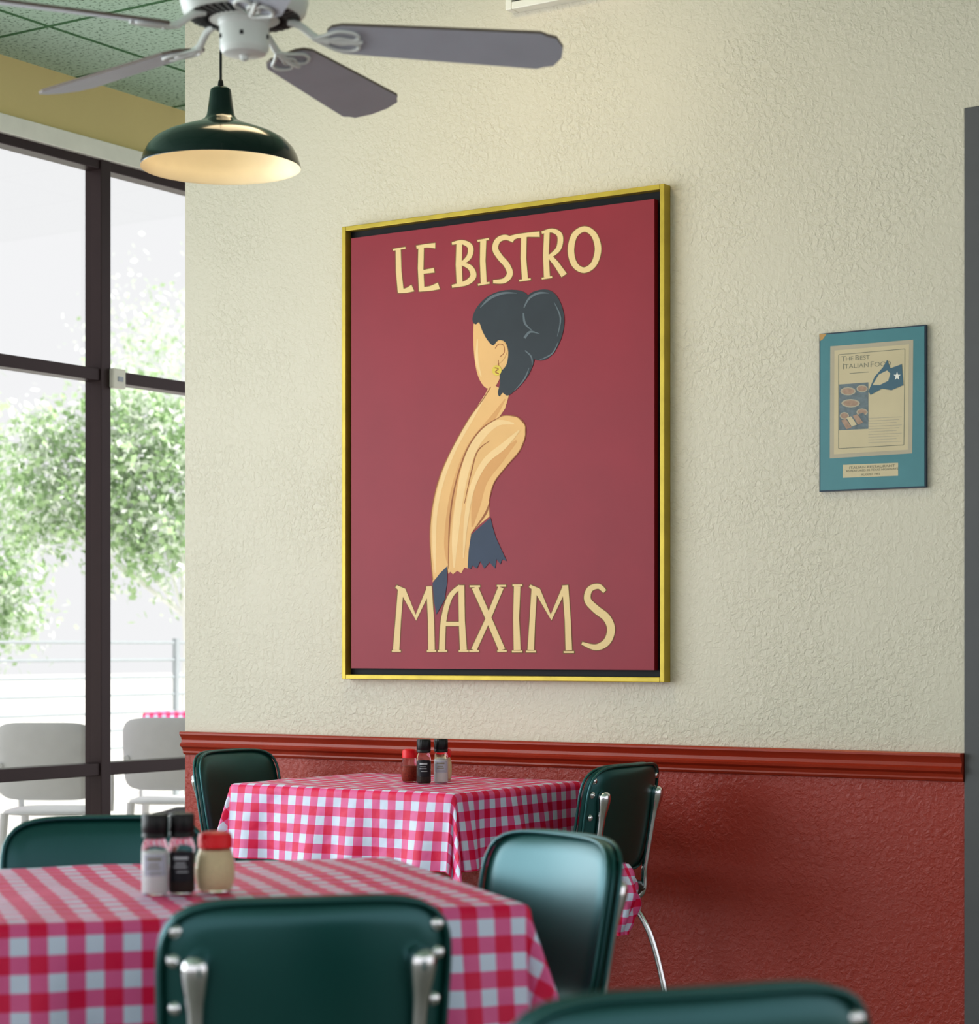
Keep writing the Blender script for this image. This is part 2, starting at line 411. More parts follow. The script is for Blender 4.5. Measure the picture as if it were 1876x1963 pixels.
L([(807, 472), (806, 515), (808, 557)], [12, 12, 12]); L([(798, 474), (818, 471), (834, 471)], [7, 8, 12], 4); L([(807, 522), (832, 518)], [8, 10]); L([(803, 555), (824, 553), (841, 548)], [9, 10, 15], 4)
flush('LE')
L([(880, 467), (879, 508), (881, 548)], [12, 13, 13]); L([(866, 467), (885, 464), (901, 473), (899, 492), (884, 506)], [5, 9, 12, 11, 7], 5); L([(884, 505), (901, 513), (907, 529), (894, 542), (866, 549)], [7, 11, 13, 11, 6], 5)
L([(926, 461), (925, 500), (927, 544)], [13, 12, 13]); L([(915, 462), (937, 458)], 4); L([(916, 546), (938, 542)], 4)
L([(984, 462), (969, 455), (954, 461), (949, 477), (958, 493), (971, 508), (977, 525), (966, 538), (945, 540)], [7, 11, 12, 13, 13, 13, 13, 11, 7], 5)
L([(976, 458), (990, 453), (1012, 450), (1034, 449)], [12, 9, 9, 12]); L([(1004, 450), (1003, 495), (1006, 536)], [12, 12, 13]); L([(995, 538), (1017, 535)], 4)
L([(1048, 444), (1046, 490), (1048, 531)], [12, 12, 13]); L([(1038, 446), (1058, 442), (1073, 452), (1070, 477), (1050, 494)], [5, 9, 12, 11, 7], 5); L([(1053, 491), (1066, 506), (1081, 528)], [10, 12, 14]); L([(1038, 534), (1058, 531)], 4)
L([(1120, 439), (1138, 450), (1146, 477), (1138, 506), (1119, 518), (1101, 507), (1094, 480), (1101, 451)], [12, 13, 14, 13, 12, 13, 14, 13], 5, True)
flush('BISTRO')
L([(768, 1128), (763, 1190), (759, 1246)], [12, 12, 14]); L([(751, 1248), (768, 1248)], 4)
L([(759, 1124), (772, 1132), (797, 1184), (822, 1128)], [6, 13, 13, 10]); L([(822, 1124), (826, 1190), (827, 1246)], [12, 13, 14]); L([(818, 1248), (836, 1248)], 4)
L([(847, 1246), (850, 1190), (862, 1145), (882, 1124)], [13, 12, 11, 9], 5); L([(884, 1122), (885, 1190), (888, 1246)], [13, 13, 15]); L([(852, 1196), (884, 1196)], 9); L([(839, 1248), (857, 1248)], 4); L([(879, 1248), (898, 1248)], 4)
L([(910, 1126), (936, 1185), (962, 1246)], [14, 13, 14]); L([(960, 1126), (936, 1185), (908, 1246)], [12, 11, 12]); L([(899, 1248), (918, 1248)], 4); L([(953, 1248), (971, 1248)], 4); L([(900, 1124), (920, 1124)], 4); L([(952, 1123), (970, 1123)], 4)
L([(991, 1124), (989, 1185), (991, 1246)], [14, 13, 15]); L([(982, 1122), (1001, 1122)], 4); L([(981, 1249), (1001, 1249)], 4)
L([(1024, 1126), (1020, 1190), (1017, 1246)], [12, 12, 14]); L([(1008, 1249), (1027, 1249)], 4)
L([(1015, 1123), (1030, 1132), (1056, 1184), (1082, 1126)], [6, 13, 13, 10]); L([(1083, 1122), (1088, 1190), (1090, 1247)], [13, 13, 14]); L([(1080, 1250), (1100, 1250)], 4)
L([(1159, 1134), (1147, 1124), (1130, 1130), (1126, 1150), (1142, 1168), (1162, 1184), (1171, 1206), (1163, 1230), (1142, 1241), (1115, 1233)], [9, 11, 13, 15, 17, 17, 17, 16, 13, 6], 5)
flush('MAXIMS')
# figure
g = G(); T1 = cT-.0007; T2 = cT-.0008; T3 = cT-.0011
body = [(940, 735), (925, 765), (898, 802), (868, 855), (845, 905), (831, 955), (824, 1010), (825, 1065), (829, 1116), (843, 1100), (857, 1086), (859, 1100), (863, 1096), (868, 1101), (876, 1094), (884, 1099), (890, 1088), (897, 1090), (899, 1050), (903, 1022), (920, 1005), (938, 990), (937, 960), (947, 925), (972, 892), (995, 865), (1006, 838), (1006, 815), (992, 800), (970, 796), (957, 799), (968, 783), (976, 755), (960, 745)]
wpoly(g, body, T1, 0)
face = [(910, 612), (930, 630), (950, 645), (972, 660), (974, 690), (960, 720), (948, 742), (932, 744), (919, 728), (911, 700), (907, 655)]
wpoly(g, face, T1-.00003, 0, 3)
EP = [0]
def S(pts, w_, mi, T=T2):
    EP[0] += 1; wstroke(g, pts, w_, T-EP[0]*1e-5, mi, 6)
S([(935, 750), (905, 800), (870, 862), (846, 925), (834, 985), (832, 1050), (834, 1098)], [2, 7, 8, 8, 8, 7, 2], 2)
S([(968, 765), (945, 800), (905, 850), (880, 905), (864, 970), (856, 1040), (858, 1080)], [2, 10, 12, 12, 12, 10, 3], 1)
S([(985, 812), (950, 812), (915, 845), (893, 895), (880, 960), (872, 1030), (870, 1088)], [3, 12, 16, 16, 14, 12, 3], 2)
S([(990, 845), (955, 880), (925, 920), (912, 970), (905, 1010)], [4, 20, 20, 16, 3], 1)
S([(995, 825), (965, 855), (930, 885), (905, 935), (893, 1000), (888, 1070)], [3, 12, 12, 10, 8, 2], 2, T3)
S([(957, 800), (925, 820), (900, 852), (882, 895), (868, 950), (861, 1010), (859, 1090)], [1, 2.5, 2.5, 2.5, 2.5, 2.5, 1], 3, T3)
S([(938, 845), (915, 865), (903, 905), (890, 965)], [1, 2, 2, 1], 3, T3)
S([(938, 962), (930, 985), (905, 1020)], [1, 4, 1], 3, T3)
S([(940, 742), (925, 766), (898, 803), (868, 856), (845, 906), (831, 956), (824, 1010), (825, 1065), (829, 1112)], 1.6, 3, T3)
S([(957, 799), (970, 796), (992, 800), (1006, 815), (1006, 838), (995, 865), (972, 892), (947, 925), (937, 960)], 1.8, 3, T3)
S([(915, 650), (914, 690), (922, 722)], [2, 6, 2], 2)
g.obj('painted_figure', [M_SKIN, M_SKIN2, M_SKIN3, M_BROWN], parent=pt, off=base, smooth=False)
g = G()
T3 = cT-.0015; T4 = cT-.0017
hair = [(905, 612), (913, 590), (932, 570), (958, 558), (990, 556), (1012, 566), (1030, 600), (1030, 650), (1024, 690), (1018, 708), (1008, 726), (990, 745), (978, 756), (970, 758), (963, 753), (957, 760), (954, 752), (958, 735), (958, 715), (970, 700), (974, 675), (968, 656), (955, 652), (945, 662), (934, 652), (924, 634), (918, 618), (911, 622)]
wpoly(g, hair, T3+.0001, 0, 3)
bun = [(1003, 590), (1010, 568), (1028, 557), (1052, 556), (1070, 572), (1081, 605), (1078, 640), (1064, 672), (1044, 690), (1022, 688), (1005, 672), (1003, 650), (1012, 636), (1001, 618)]
wpoly(g, bun, T3, 0, 3)
for pts, w_ in (([(920, 590), (940, 571), (965, 562), (990, 562)], [1, 5, 4, 1]), ([(1004, 590), (1014, 572), (1032, 562), (1052, 562)], [2, 4, 4, 1]), ([(1005, 648), (1016, 636), (1034, 640)], [5, 4, 1]), ([(1003, 600), (1006, 620), (1020, 634)], [3, 4, 1]),
                 ([(1062, 580), (1074, 610), (1068, 645)], [1, 3, 1]), ([(1006, 672), (1018, 684), (1020, 700)], [2, 3, 1]), ([(1034, 690), (1058, 678), (1070, 655)], [1, 3, 1]), ([(985, 750), (1004, 728), (1014, 705)], [1, 3, 1])):
    EP[0] += 1; wstroke(g, pts, w_, T4-EP[0]*1e-5, 1, 5)
g.obj('painted_hair', [M_HAIR, M_HAIRL], parent=pt, off=base, smooth=False)
g = G()
wpoly(g, [(940, 992), (944, 1010), (950, 1030), (960, 1052), (971, 1076), (962, 1072), (959, 1082), (951, 1072), (949, 1090), (938, 1078), (928, 1090), (920, 1076), (914, 1090), (905, 1084), (902, 1091), (896, 1088), (898, 1055), (903, 1025), (922, 1008)], T3, 0)
wpoly(g, [(857, 1085), (857, 1115), (852, 1150), (836, 1178), (831, 1150), (829, 1118), (842, 1100)], T3, 0)
g.obj('painted_dress', M_DRESS, parent=pt, off=base, smooth=False)
g = G()
ear = [(946, 668), (952, 655), (964, 655), (972, 668), (968, 684), (960, 694), (952, 696), (950, 684)]
wpoly(g, ear, T3-.0001, 0, 3); wstroke(g, [(949, 668), (955, 660), (965, 662), (966, 676), (958, 684)], 1.6, T4, 1, 4)
wstroke(g, [(955, 690), (955, 702)], 1.5, T4, 1)
cir = [(952+9*math.cos(a*math.pi/8), 710+10*math.sin(a*math.pi/8)) for a in range(16)]
wpoly(g, cir, T4-.0001, 2); wstroke(g, [(948, 705), (955, 707), (949, 713), (956, 716)], 2, T4-.0003, 1, 3)
g.obj('painted_ear', [M_SKIN, M_BROWN, M_GOLD], parent=pt, off=base, smooth=False)

# ---------------- plaque
pT = WT-.014
pL, pz1 = WP(1570, 640, pT); pR, _ = WP(1774, 624, pT); _, pz0 = WP(1570, 943, pT)
base2 = (pL, WT, pz0)
pq = thing('framed_certificate', base2, 'teal mounted plaque with cream magazine clipping on the stucco wall', 'framed print')
g = G(); g.box(pL, pR, pT, WT+.001, pz0, pz1); g.obj('backing_board', [M_TEALD], parent=pq, off=base2, smooth=False)
g = G(); e = .004; g.box(pL+e, pR-e, pT-.001, pT, pz0+e, pz1-e); g.obj('mat_board', [M_TEAL], parent=pq, off=base2, smooth=False)
g = G(); q = pT-.0013
wpoly(g, [(1591, 664), (1750, 651), (1748, 869), (1590, 879)], q, 0)
wpoly(g, [(1599, 672), (1742, 660), (1740, 862), (1598, 871)], q-.0002, 1)
wpoly(g, [(1615, 891), (1721, 887), (1721, 912), (1615, 916)], q, 1)
R_ = [(1607, 680), (1734, 669), (1732, 853), (1607, 860)]
for i in range(4): wstroke(g, [R_[i], R_[(i+1) % 4]], 1.3, q-.0004-i*1e-5, 2)
wpoly(g, [(1608, 737), (1664, 733), (1664, 822), (1608, 825)], q-.0005, 3)
for i, (x, y, rx, ry) in enumerate(((1625, 750, 15, 8), (1652, 745, 11, 7), (1630, 773, 18, 8), (1652, 790, 11, 7), (1618, 797, 9, 7))):
    wpoly(g, [(x+rx*math.cos(a*.524), y+ry*math.sin(a*.524)) for a in range(12)], q-.0006-i*3e-5, 0)
    wpoly(g, [(x+rx*.8*math.cos(a*.524), y+ry*.75*math.sin(a*.524)) for a in range(12)], q-.0008-i*3e-5, 4)
for i, (x, y) in enumerate(((1612, 806), (1622, 801), (1634, 797), (1645, 794))):
    wpoly(g, [(x, y), (x+9, y-3), (x+20, y+13), (x+10, y+17)], q-.00105-i*2e-5, (4, 1, 4, 3)[i])
wpoly(g, [(1664, 750), (1676, 722), (1692, 704), (1700, 690), (1706, 706), (1728, 698), (1731, 738), (1708, 748), (1690, 745), (1668, 757)], q-.0012, 5)
wpoly(g, [(1672, 738), (1684, 718), (1700, 710), (1706, 716), (1702, 730), (1686, 738)], q-.0013, 1)
wpoly(g, [(1719+(7 if k % 2 == 0 else 3)*math.sin(k*math.pi/5), 721-(9 if k % 2 == 0 else 3.5)*math.cos(k*math.pi/5)) for k in range(10)], q-.0014, 6)
for i in range(10):
    y = 800+i*5.2
    wstroke(g, [(1664, y+2), (1728-(i % 3)*5, y-1)], 1.2, q-.0005, 0)
wstroke(g, [(1628, 716), (1665, 713)], 1.2, q-.0005, 2)
wpoly(g, [(1570, 641), (1584, 640), (1577, 650), (1571, 654)], q, 7)
g.obj('printed_page', [M_PAP1, M_PAP2, M_INK, M_FOOD, M_RUST, M_NAVY, M_WHITE, M_ORANGE], parent=pq, off=base2, smooth=False)
# small caps: larger initials
text('T', 1612, 693, 10, q-.0005, M_INK, pq, base2, wscale=1.15)
text('HE', 1620, 692, 8, q-.0005, M_INK, pq, base2, wscale=1.2)
text('B', 1638, 691, 10, q-.0005, M_INK, pq, base2, wscale=1.15)
text('EST', 1647, 690, 8, q-.0005, M_INK, pq, base2, wscale=1.2)
text('I', 1614, 708, 11, q-.0005, M_INK, pq, base2, wscale=1.15)
text('TALIAN', 1618, 707, 8.6, q-.0005, M_INK, pq, base2, wscale=1.2)
text('F', 1667, 704, 11, q-.0005, M_INK, pq, base2, wscale=1.15)
text('OOD', 1675, 703, 8.6, q-.0005, M_INK, pq, base2, wscale=1.2)
text('ITALIAN RESTAURANT', 1627, 899, 4.6, q-.0005, M_INK, pq, base2, wscale=1.4)
text('AS FEATURED IN TEXAS HIGHWAYS', 1621, 905, 4, q-.0005, M_INK, pq, base2, wscale=1.15)
text('AUGUST 1993', 1650, 912, 4, q-.0005, M_INK, pq, base2, wscale=1.1)

# ---------------- air vent
vL, vz = WP(968, 20, WT-.05); vR, _ = WP(1240, 0, WT-.05)
vb = (vL, WT, vz)
av = thing('air_vent', vb, 'white metal air vent high on the stucco wall', 'air vent')
g = G(); ring(g, vL, vR, vz, vz+.28, .025, WT-.05, WT); g.obj('vent_frame', M_WHITE, parent=av, off=vb, smooth=False, bevel=.003)
g = G()
for i in range(9): g.box(vL+.025, vR-.025, WT-.045, WT-.02, vz+.035+i*.025, vz+.043+i*.025)
g.obj('slats', M_STEEL, parent=av, off=vb, smooth=False)

# ---------------- ceiling fan
HF = 1.22; fz = H+HF
fs_, ft_ = C(-.398*HF, 3.53*HF); RF = .52*HF
fan = thing('ceiling_fan', (fs_, ft_, fz), 'white five-blade ceiling fan with grey blades hanging from the ceiling', 'ceiling fan')
g = G(); g.lathe([(.0, -.049), (.008, -.049), (.01, -.046), (.03, -.045), (.042, -.042), (.048, -.034), (.049, -.028), (.049, .012), (.052, .016), (.052, .024), (.03, .03)], 48)
g.obj('switch_housing', M_FANW, parent=fan)
for a in (0.3, 2.3, 4.2, 5.3):
    g = G(); g.lathe([(.004, -.004), (.004, .004)], 10); g.obj('screw', M_IRON, parent=fan, loc=(.0475*math.cos(a), .0475*math.sin(a), -.012))
g = G(); g.lathe([(.004, -.056), (.008, -.054), (.008, -.047)], 16); g.obj('finial', M_FANW, parent=fan)
g = G(); g.lathe([(.06, .024), (.085, .026), (.112, .03), (.122, .04), (.127, .06), (.127, .075), (.121, .085), (.127, .095), (.127, .14), (.115, .16), (.08, .175), (.05, .19), (.03, .2)], 64)
g.obj('motor_housing', M_FANW, parent=fan)
g = G(); vs = []; fs = []
nS = 80
for i in range(nS):
    a = 2*math.pi*i/nS; dz2 = -.0012 if i % 2 else .0008
    for r_, z_ in ((.070, .0240), (.088, .0258), (.110, .0292)): vs.append((r_*math.cos(a), r_*math.sin(a), z_+dz2))
for i in range(nS):
    j = (i+1) % nS
    for k in range(2): fs.append((i*3+k, i*3+k+1, j*3+k+1, j*3+k))
g.add(vs, fs); g.obj('vent_band', M_IRON, parent=fan, smooth=False)
g = G(); g.lathe([(.012, .19), (.012, CEIL-fz-.06)], 16); g.obj('downrod', M_FANW, parent=fan)
g = G(); g.lathe([(.02, CEIL-fz-.08), (.05, CEIL-fz-.06), (.07, CEIL-fz-.02), (.072, CEIL-fz)], 32); g.obj('canopy', M_FANW, parent=fan)
r0, r1 = .165, RF
half = [(r0, .03), (r0+.01, .045), (r0+.03, .054), (r0+.25, .063), (r1-.05, .069), (r1-.036, .060), (r1-.018, .054), (r1-.003, .020)]
out = [(x, -y) for x, y in half]+half[::-1]
gb = G(); n = len(out)
gb.add([(x, y, -.003) for x, y in out]+[(x, y, .003) for x, y in out], [tuple(range(n))[::-1], tuple(range(n, 2*n))], 0)
gb.add([(x, y, -.003) for x, y in out]+[(x, y, .003) for x, y in out], [(i, (i+1) % n, n+(i+1) % n, n+i) for i in range(n)], 1)
gk = G()
gk.tube(smoothpts([(.085, 0, .03), (.11, 0, .022), (.14, 0, .0), (.17, 0, -.006)], 4), .0075, 10)
for sg in (1, -1):
    gk.tube(smoothpts([(.135, 0, -.004), (.16, sg*.018, -.006), (.185, sg*.036, -.006), (.215, sg*.034, -.006), (.228, sg*.018, -.006), (.215, sg*.006, -.006), (.19, sg*.011, -.006), (.17, sg*.004, -.006)], 5), .0037, 8)
gk.tube(smoothpts([(.155, 0, -.006), (.20, 0, -.007), (.235, 0, -.006)], 3), [.0055]*6+[.004], 8)
bl0 = bk0 = None
for i, a in enumerate((1.5, 68, 137, 208, 282)):
    v = C(math.cos(math.radians(a)), math.sin(math.radians(a))); ang = math.atan2(v[1], v[0])
    if bl0 is None:
        bl = gb.obj('blade', [M_BLADE, M_BLADEE], parent=fan, smooth=False); bk = gk.obj('blade_bracket', M_FANW, parent=bl); bl0, bk0 = bl, bk
    else:
        bl = bl0.copy(); scene.collection.objects.link(bl); bl.parent = fan
        bk = bk0.copy(); scene.collection.objects.link(bk); bk.parent = bl
    bl.rotation_euler = (math.radians(-14), math.radians(3 if i == 0 else .8), ang)

# ---------------- pendant lamp
LZ = 5.9; lx, ly = PX(423, LZ); lh = H+(HY-322)/F*LZ
lamp = thing('pendant_lamp', (lx, ly, lh), 'dark green enamel dome pendant lamp, cream interior, black cord', 'lamp')
pr = [(.2165, 0), (.217, .004), (.209, .031), (.198, .052), (.178, .073), (.15, .089), (.12, .101), (.088, .112), (.062, .122), (.046, .131), (.038, .142), (.034, .165), (.029, .205), (.027, .213), (.02, .218), (.006, .219)]
g = G(); g.capb = False; g.lathe(pr, 72, mi=0)
pi_ = [(.2165, 0), (.212, .004), (.205, .029), (.194, .050), (.174, .070), (.148, .086), (.118, .098), (.086, .108), (.060, .118), (.04, .128), (.0, .135)]
n0 = len(g.f); g.lathe(pi_, 72, mi=1)
for i in range(n0, len(g.f)): g.f[i] = g.f[i][::-1]
g.obj('lamp_shade', [M_SHADE, M_SHIN], parent=lamp)
g = G(); g.tube([(0, 0, .215), (0, 0, CEIL-lh)], .0035, 8); g.lathe([(.009, .218), (.007, .235), (.004, .24)], 12); g.obj('cord', M_BLACK, parent=lamp)
g = G(); g.lathe([(0, .062), (.012, .063), (.024, .072), (.03, .088), (.026, .104), (.015, .118), (.013, .13)], 24); g.obj('bulb', M_BULB, parent=lamp)

# ---------------- chairs
def BK(x, y, z):
    y2 = y+.75*x*x-.17*z
    return (x*(1-.05*(.165-z)/.33), y2-.2, z+.665)
BA, BB, BC = .213, .165, .023
def ysurf(x, z):
    q = (abs(x/BA)**5+abs(z/BB)**5)**(3/5)
    return BC*(max(0, 1-q))**(1/3)
chair = thing('dining_chair', (0, 0, 0), 'green vinyl diner chair with chrome tube frame', 'chair', group='green vinyl diner chairs')
g = G(); g.sell(BA, BB, BC, 5, 3, 28, xf=BK)
ol = []
for i in range(72):
    a = 2*math.pi*i/72; c_, s__ = math.cos(a), math.sin(a)
    k = (abs(c_)**5+abs(s__)**5)**(-1/5); ol.append((BA*k*c_*.985, BB*k*s__*.985))
for sg in (1, -1): g.tube([BK(x, sg*BC*.62, z) for x, z in ol], .0045, 8, closed=True)
g.obj('backrest', M_VINYL, parent=chair, angle=60)
g = G(); g.sell(.205, .2, .036, 4.5, 3, 24, xf=lambda x, y, z: (x*(1+.06*z/.2), z, y+.438+.004))
g.tube([(x*.97, z*.2/.165*.975, .435) for x, z in ol], .005, 8, closed=True)
g.obj('seat', M_VINYL, parent=chair, angle=60)
for sg in (1, -1):
    x = .163*sg
    g = G()
    pts = []
    for z in (.09, .083, .068, .045, .01, -.05, -.12, -.165):
        b = BK(x, -BC-.009, z); pts.append(b)
    pts = [Vector(p_) for p_ in pts]+[Vector((x*.98, pts[-1][1]+.004, .47)), Vector((x*.98, -.175, .425)), Vector((x*.98, -.14, .405)), Vector((x*.98, -.05, .398)), Vector((x*.98, .12, .398))]
    rad = [.008, .017, .0205, .018, .0125, .011, .011, .011, .011, .011, .011, .011, .011]
    P = smoothpts([tuple(p_)+(r_,) for p_, r_ in zip(pts, rad)], 4)
    g.tube([p_[:3] for p_ in P], [p_[3] for p_ in P], 14)
    g.obj('back_post', M_CHROME, parent=chair, angle=80)
    for pp in ([(x*.98, -.06, .398), (x*1.0, -.14, .375), (x*1.06, -.19, .30), (x*1.12, -.225, .18), (x*1.16, -.26, .012)], [(x*.98, .08, .398), (x*1.0, .14, .385), (x*1.06, .17, .31), (x*1.12, .19, .18), (x*1.16, .21, .012)]):
        g = G(); g.tube(smoothpts(pp, 5), .011, 12)
        g.lathe([(.014, .0), (.014, .012), (.011, .018)], 14, c=(pp[-1][0], pp[-1][1], 0))
        g.obj('leg', M_CHROME, parent=chair, angle=60)
rv = None
for sg in (1, -1):
    for (rx, rz_) in ((.187, .122), (.190, .080), (.188, .012), (.186, -.07), (.163, .06)):
        x = rx*sg
        yy = -ysurf(x, rz_)-(.026 if rx < .17 else 0)
        b = BK(x, yy+.001, rz_)
        if rv is None:
            g = G(); n = 14; prof_ = [(.0, -.0075), (.004, -.007), (.009, -.0045), (.012, 0), (.012, .003)]
            vs = [(r_*math.cos(2*math.pi*i/n), z_, r_*math.sin(2*math.pi*i/n)) for r_, z_ in prof_ for i in range(n)]
            g.add(vs, [(k*n+i, k*n+(i+1) % n, (k+1)*n+(i+1) % n, (k+1)*n+i) for k in range(4) for i in range(n)])
            rv = g.obj('rivet', M_CHROME, parent=chair, loc=b, angle=80)
        else:
            r_ = rv.copy(); scene.collection.objects.link(r_); r_.parent = chair; r_.location = b
def place_chair(X, z, fx, fz_, room=False):
    if room: bx, by, dx, dy = X, z, fx, fz_
    else:
        bx, by = C(X, z); dx, dy = C(fx, fz_)
    L_ = math.hypot(dx, dy); dx /= L_; dy /= L_
    return (bx+dx*.222, by+dy*.222, 0), math.atan2(dy, dx)-math.pi/2
spots = [((-.252, 3.05, -.24, .97), False, 'green vinyl diner chair with rivets at the checkered table'),
         ((.145, 4.12, -.84, -.54), False, 'green vinyl diner chair turned sideways beside the checkered table'),
         ((-.801, 4.53, .15, -.99), False, 'green vinyl diner chair behind the condiments on the checkered table'),
         ((.221, 2.235, -.343, .94), False, 'green vinyl diner chair standing alone, only its top visible'),
         ((-4.90, 5.76, 1, 0), True, 'green vinyl diner chair by the window end of wall table'),
         ((-3.285, 5.73, -1, 0), True, 'green vinyl diner chair against red wainscot, rivets on back')]
for i, (a, room, lab) in enumerate(spots):
    loc, rz = place_chair(*a, room=room)
    if i == 0: chair.location = loc; chair.rotation_euler = (0, 0, rz); chair['label'] = lab
    else: dup(chair, 'dining_chair', loc, rz, lab)

# ---------------- tables + cloths
def cloth_geo(a, b, h, seed=0, n=170):
    g = G(); rnd = random.Random(seed); ph = rnd.uniform(0, 6)
    us = [-(a+h)+2*(a+h)*i/n for i in range(n+1)]; vs_ = [-(b+h)+2*(b+h)*i/n for i in range(n+1)]
    V = []; UV = []; r = .018
    for v in vs_:
        for u in us:
            cu = max(-a, min(a, u)); cv = max(-b, min(b, v)); dx = u-cu; dy = v-cv; d = math.hypot(dx, dy)
            if d < 1e-6:
                x, y, z = u, v, .0012*math.sin(13*u+7*v+ph)+.0012*math.sin(21*v-9*u)
            else:
                an = math.atan2(abs(dy), abs(dx)); cc = math.sin(2*an)
                if d < r*math.pi/2: o_ = r*math.sin(d/r); dr = r*(1-math.cos(d/r))
                else:
                    rest = d-r*math.pi/2
                    wv = math.sin(15*(cu+cv)+8*an+ph)+.6*math.sin(29*(cu-cv)+5*an)+.45*math.sin(47*(cu+cv)+ph*2)
                    o_ = r+rest*(.10+.03*cc)+(.015+.02*cc)*wv*(rest/h); dr = r+rest*.97
                x = cu+dx/d*o_; y = cv+dy/d*o_; z = -dr
            V.append((x, y, z)); UV.append((u+5, v+5))
    N = n+1
    g.add(V, [(j*N+i, j*N+i+1, (j+1)*N+i+1, (j+1)*N+i) for j in range(n) for i in range(n)])
    g.uv = UV
    return g
def table(cx, cy, rz, a, b, h, lab, seed, top=.757, nm='dining_table'):
    t_ = thing(nm, (cx, cy, 0), lab[0], 'table', rz)
    g = G(); g.box(-a+.004, a-.004, -b+.004, b-.004, top-.034, top-.004); g.obj('tabletop', M_WOOD, parent=t_, smooth=False, bevel=.004)
    g = G(); g.lathe([(.035, .03), (.03, .06), (.03, top-.05), (.08, top-.035)], 20); g.obj('pedestal', M_IRON, parent=t_)
    g = G()
    for an in range(4):
        c_, s__ = math.cos(an*math.pi/2+math.pi/4), math.sin(an*math.pi/2+math.pi/4)
        g.tube([(0, 0, .045), (c_*.15, s__*.15, .04), (c_*.28, s__*.28, .018)], [.03, .025, .018], 10)
    g.obj('base', M_IRON, parent=t_)
    g = cloth_geo(a, b, h, seed)
    c = g.obj('tablecloth', M_GING, loc=(cx, cy, top), angle=180); c.rotation_euler = (0, 0, rz)
    c['label'] = lab[1]; c['category'] = 'tablecloth'
    return t_
table((-4.43-3.60)/2, (5.24+5.94)/2, 0, .415, .35, .245, ('square pedestal table under a gingham cloth by the wall', 'red and white gingham tablecloth draped over the wall table'), 3)
e1 = (.311, -.950); e2 = (-.950, -.311)
cxm, czm = -.21+.42*e1[0]+.475*e2[0], 4.41+.42*e1[1]+.475*e2[1]
tx, ty = C(cxm, czm); dv = C(*e1)
table(tx, ty, math.atan2(dv[1], dv[0]), .42, .475, .24, ('pedestal table under a gingham cloth among green chairs', 'red and white gingham tablecloth with condiments standing on it'), 8)
TOP = .7585
cb = PX(1186, 6.42)
g = G(); V = []; UV = []; nn, mm = 48, 28
for j in range(mm+1):
    t_ = j/mm
    for i in range(nn+1):
        a = 2*math.pi*i/nn
        r_ = (.022+.028*math.sin(math.pi*min(1, t_*1.05))**.8)*(1+.2*math.sin(5*a+6*t_)+.12*math.sin(9*a-9*t_))
        V.append((r_*math.cos(a), r_*math.sin(a)*1.3, -.21*t_)); UV.append((a*.06+1, t_*.26+1))
g.add(V, [(j*(nn+1)+i, (j+1)*(nn+1)+i, (j+1)*(nn+1)+i+1, j*(nn+1)+i+1) for j in range(mm) for i in range(nn)]); g.uv = UV
c = g.obj('cloth_bundle', M_GING, loc=(cb[0], cb[1], .545), angle=180); c['label'] = 'bunched red and white gingham cloth hanging beside the chair'; c['category'] = 'cloth'

# ---------------- condiments
def grinder(px, z, lab, content, label_m, name, fill=.074, lz=(.022, .074)):
    x, y = PX(px, z); t_ = thing(name, (x, y, TOP), lab, 'spice grinder', math.atan2(-y, -x))
    g = G(); g.lathe([(0, .001), (.019, .001), (.0225, .005), (.0225, .078), (.021, .088), (.0165, .096), (.0165, .102)], 32); g.obj('glass_body', M_GLASS, parent=t_)
    g = G(); g.lathe([(.0, .004), (.0212, .004), (.0212, fill), (.0, fill+.004)], 24); g.obj('contents', content, parent=t_)
    g = G(); g.lathe([(.0175, .096), (.021, .098), (.0215, .104), (.0205, .106), (.0215, .108), (.0215, .134), (.020, .138), (.0, .1385)], 40, flute=20, fa=.02); g.obj('cap', M_BLACK, parent=t_)
    g = G(); vs = []
    for i in range(17):
        a = -.9+1.8*i/16; vs += [(.0229*math.cos(a), .0229*math.sin(a), lz[0]), (.0229*math.cos(a), .0229*math.sin(a), lz[1])]
    g.add(vs, [(2*i, 2*i+2, 2*i+3, 2*i+1) for i in range(16)]); g.obj('label_band', label_m, parent=t_)
    g = G()
    for (z0, z1, a0, a1) in ((.060, .065, -.6, .5), (.052, .0545, -.5, .3), (.046, .0485, -.6, .4), (.038, .040, -.4, .5)):
        vs = []
        for i in range(7):
            a = a0+(a1-a0)*i/6; vs += [(.0232*math.cos(a), .0232*math.sin(a), z0), (.0232*math.cos(a), .0232*math.sin(a), z1)]
        g.add(vs, [(2*i, 2*i+2, 2*i+3, 2*i+1) for i in range(6)])
    g.obj('label_print', M_STEEL if label_m is M_LABB else M_INK, parent=t_)
def shaker(px, z, lab, content, name, r=.033, hk=1):
    x, y = PX(px, z); k = r/.033; t_ = thing(name, (x, y, TOP), lab, 'shaker', 0)
    g = G(); g.lathe([(0, .001), (.026*k, .001), (.030*k, .006), (.0335*k, .022), (.034*k, .04), (.032*k, .06), (.027*k, .074), (.025*k, .084)], 48, flute=16, fa=.015); g.obj('glass_jar', M_GLASS, parent=t_)
    g = G(); g.lathe([(0, .004), (.026*k, .004), (.0305*k, .012), (.032*k, .03*hk), (.0305*k, .055*hk), (.025*k, .072*hk), (0, .074*hk)], 32); g.obj('contents', content, parent=t_)
    g = G(); g.lathe([(.028*k, .076), (.0295*k, .077), (.0295*k, .094), (.027*k, .101), (.018*k, .104), (0, .105)], 48, flute=30, fa=.012); g.obj('lid', M_REDP, parent=t_)
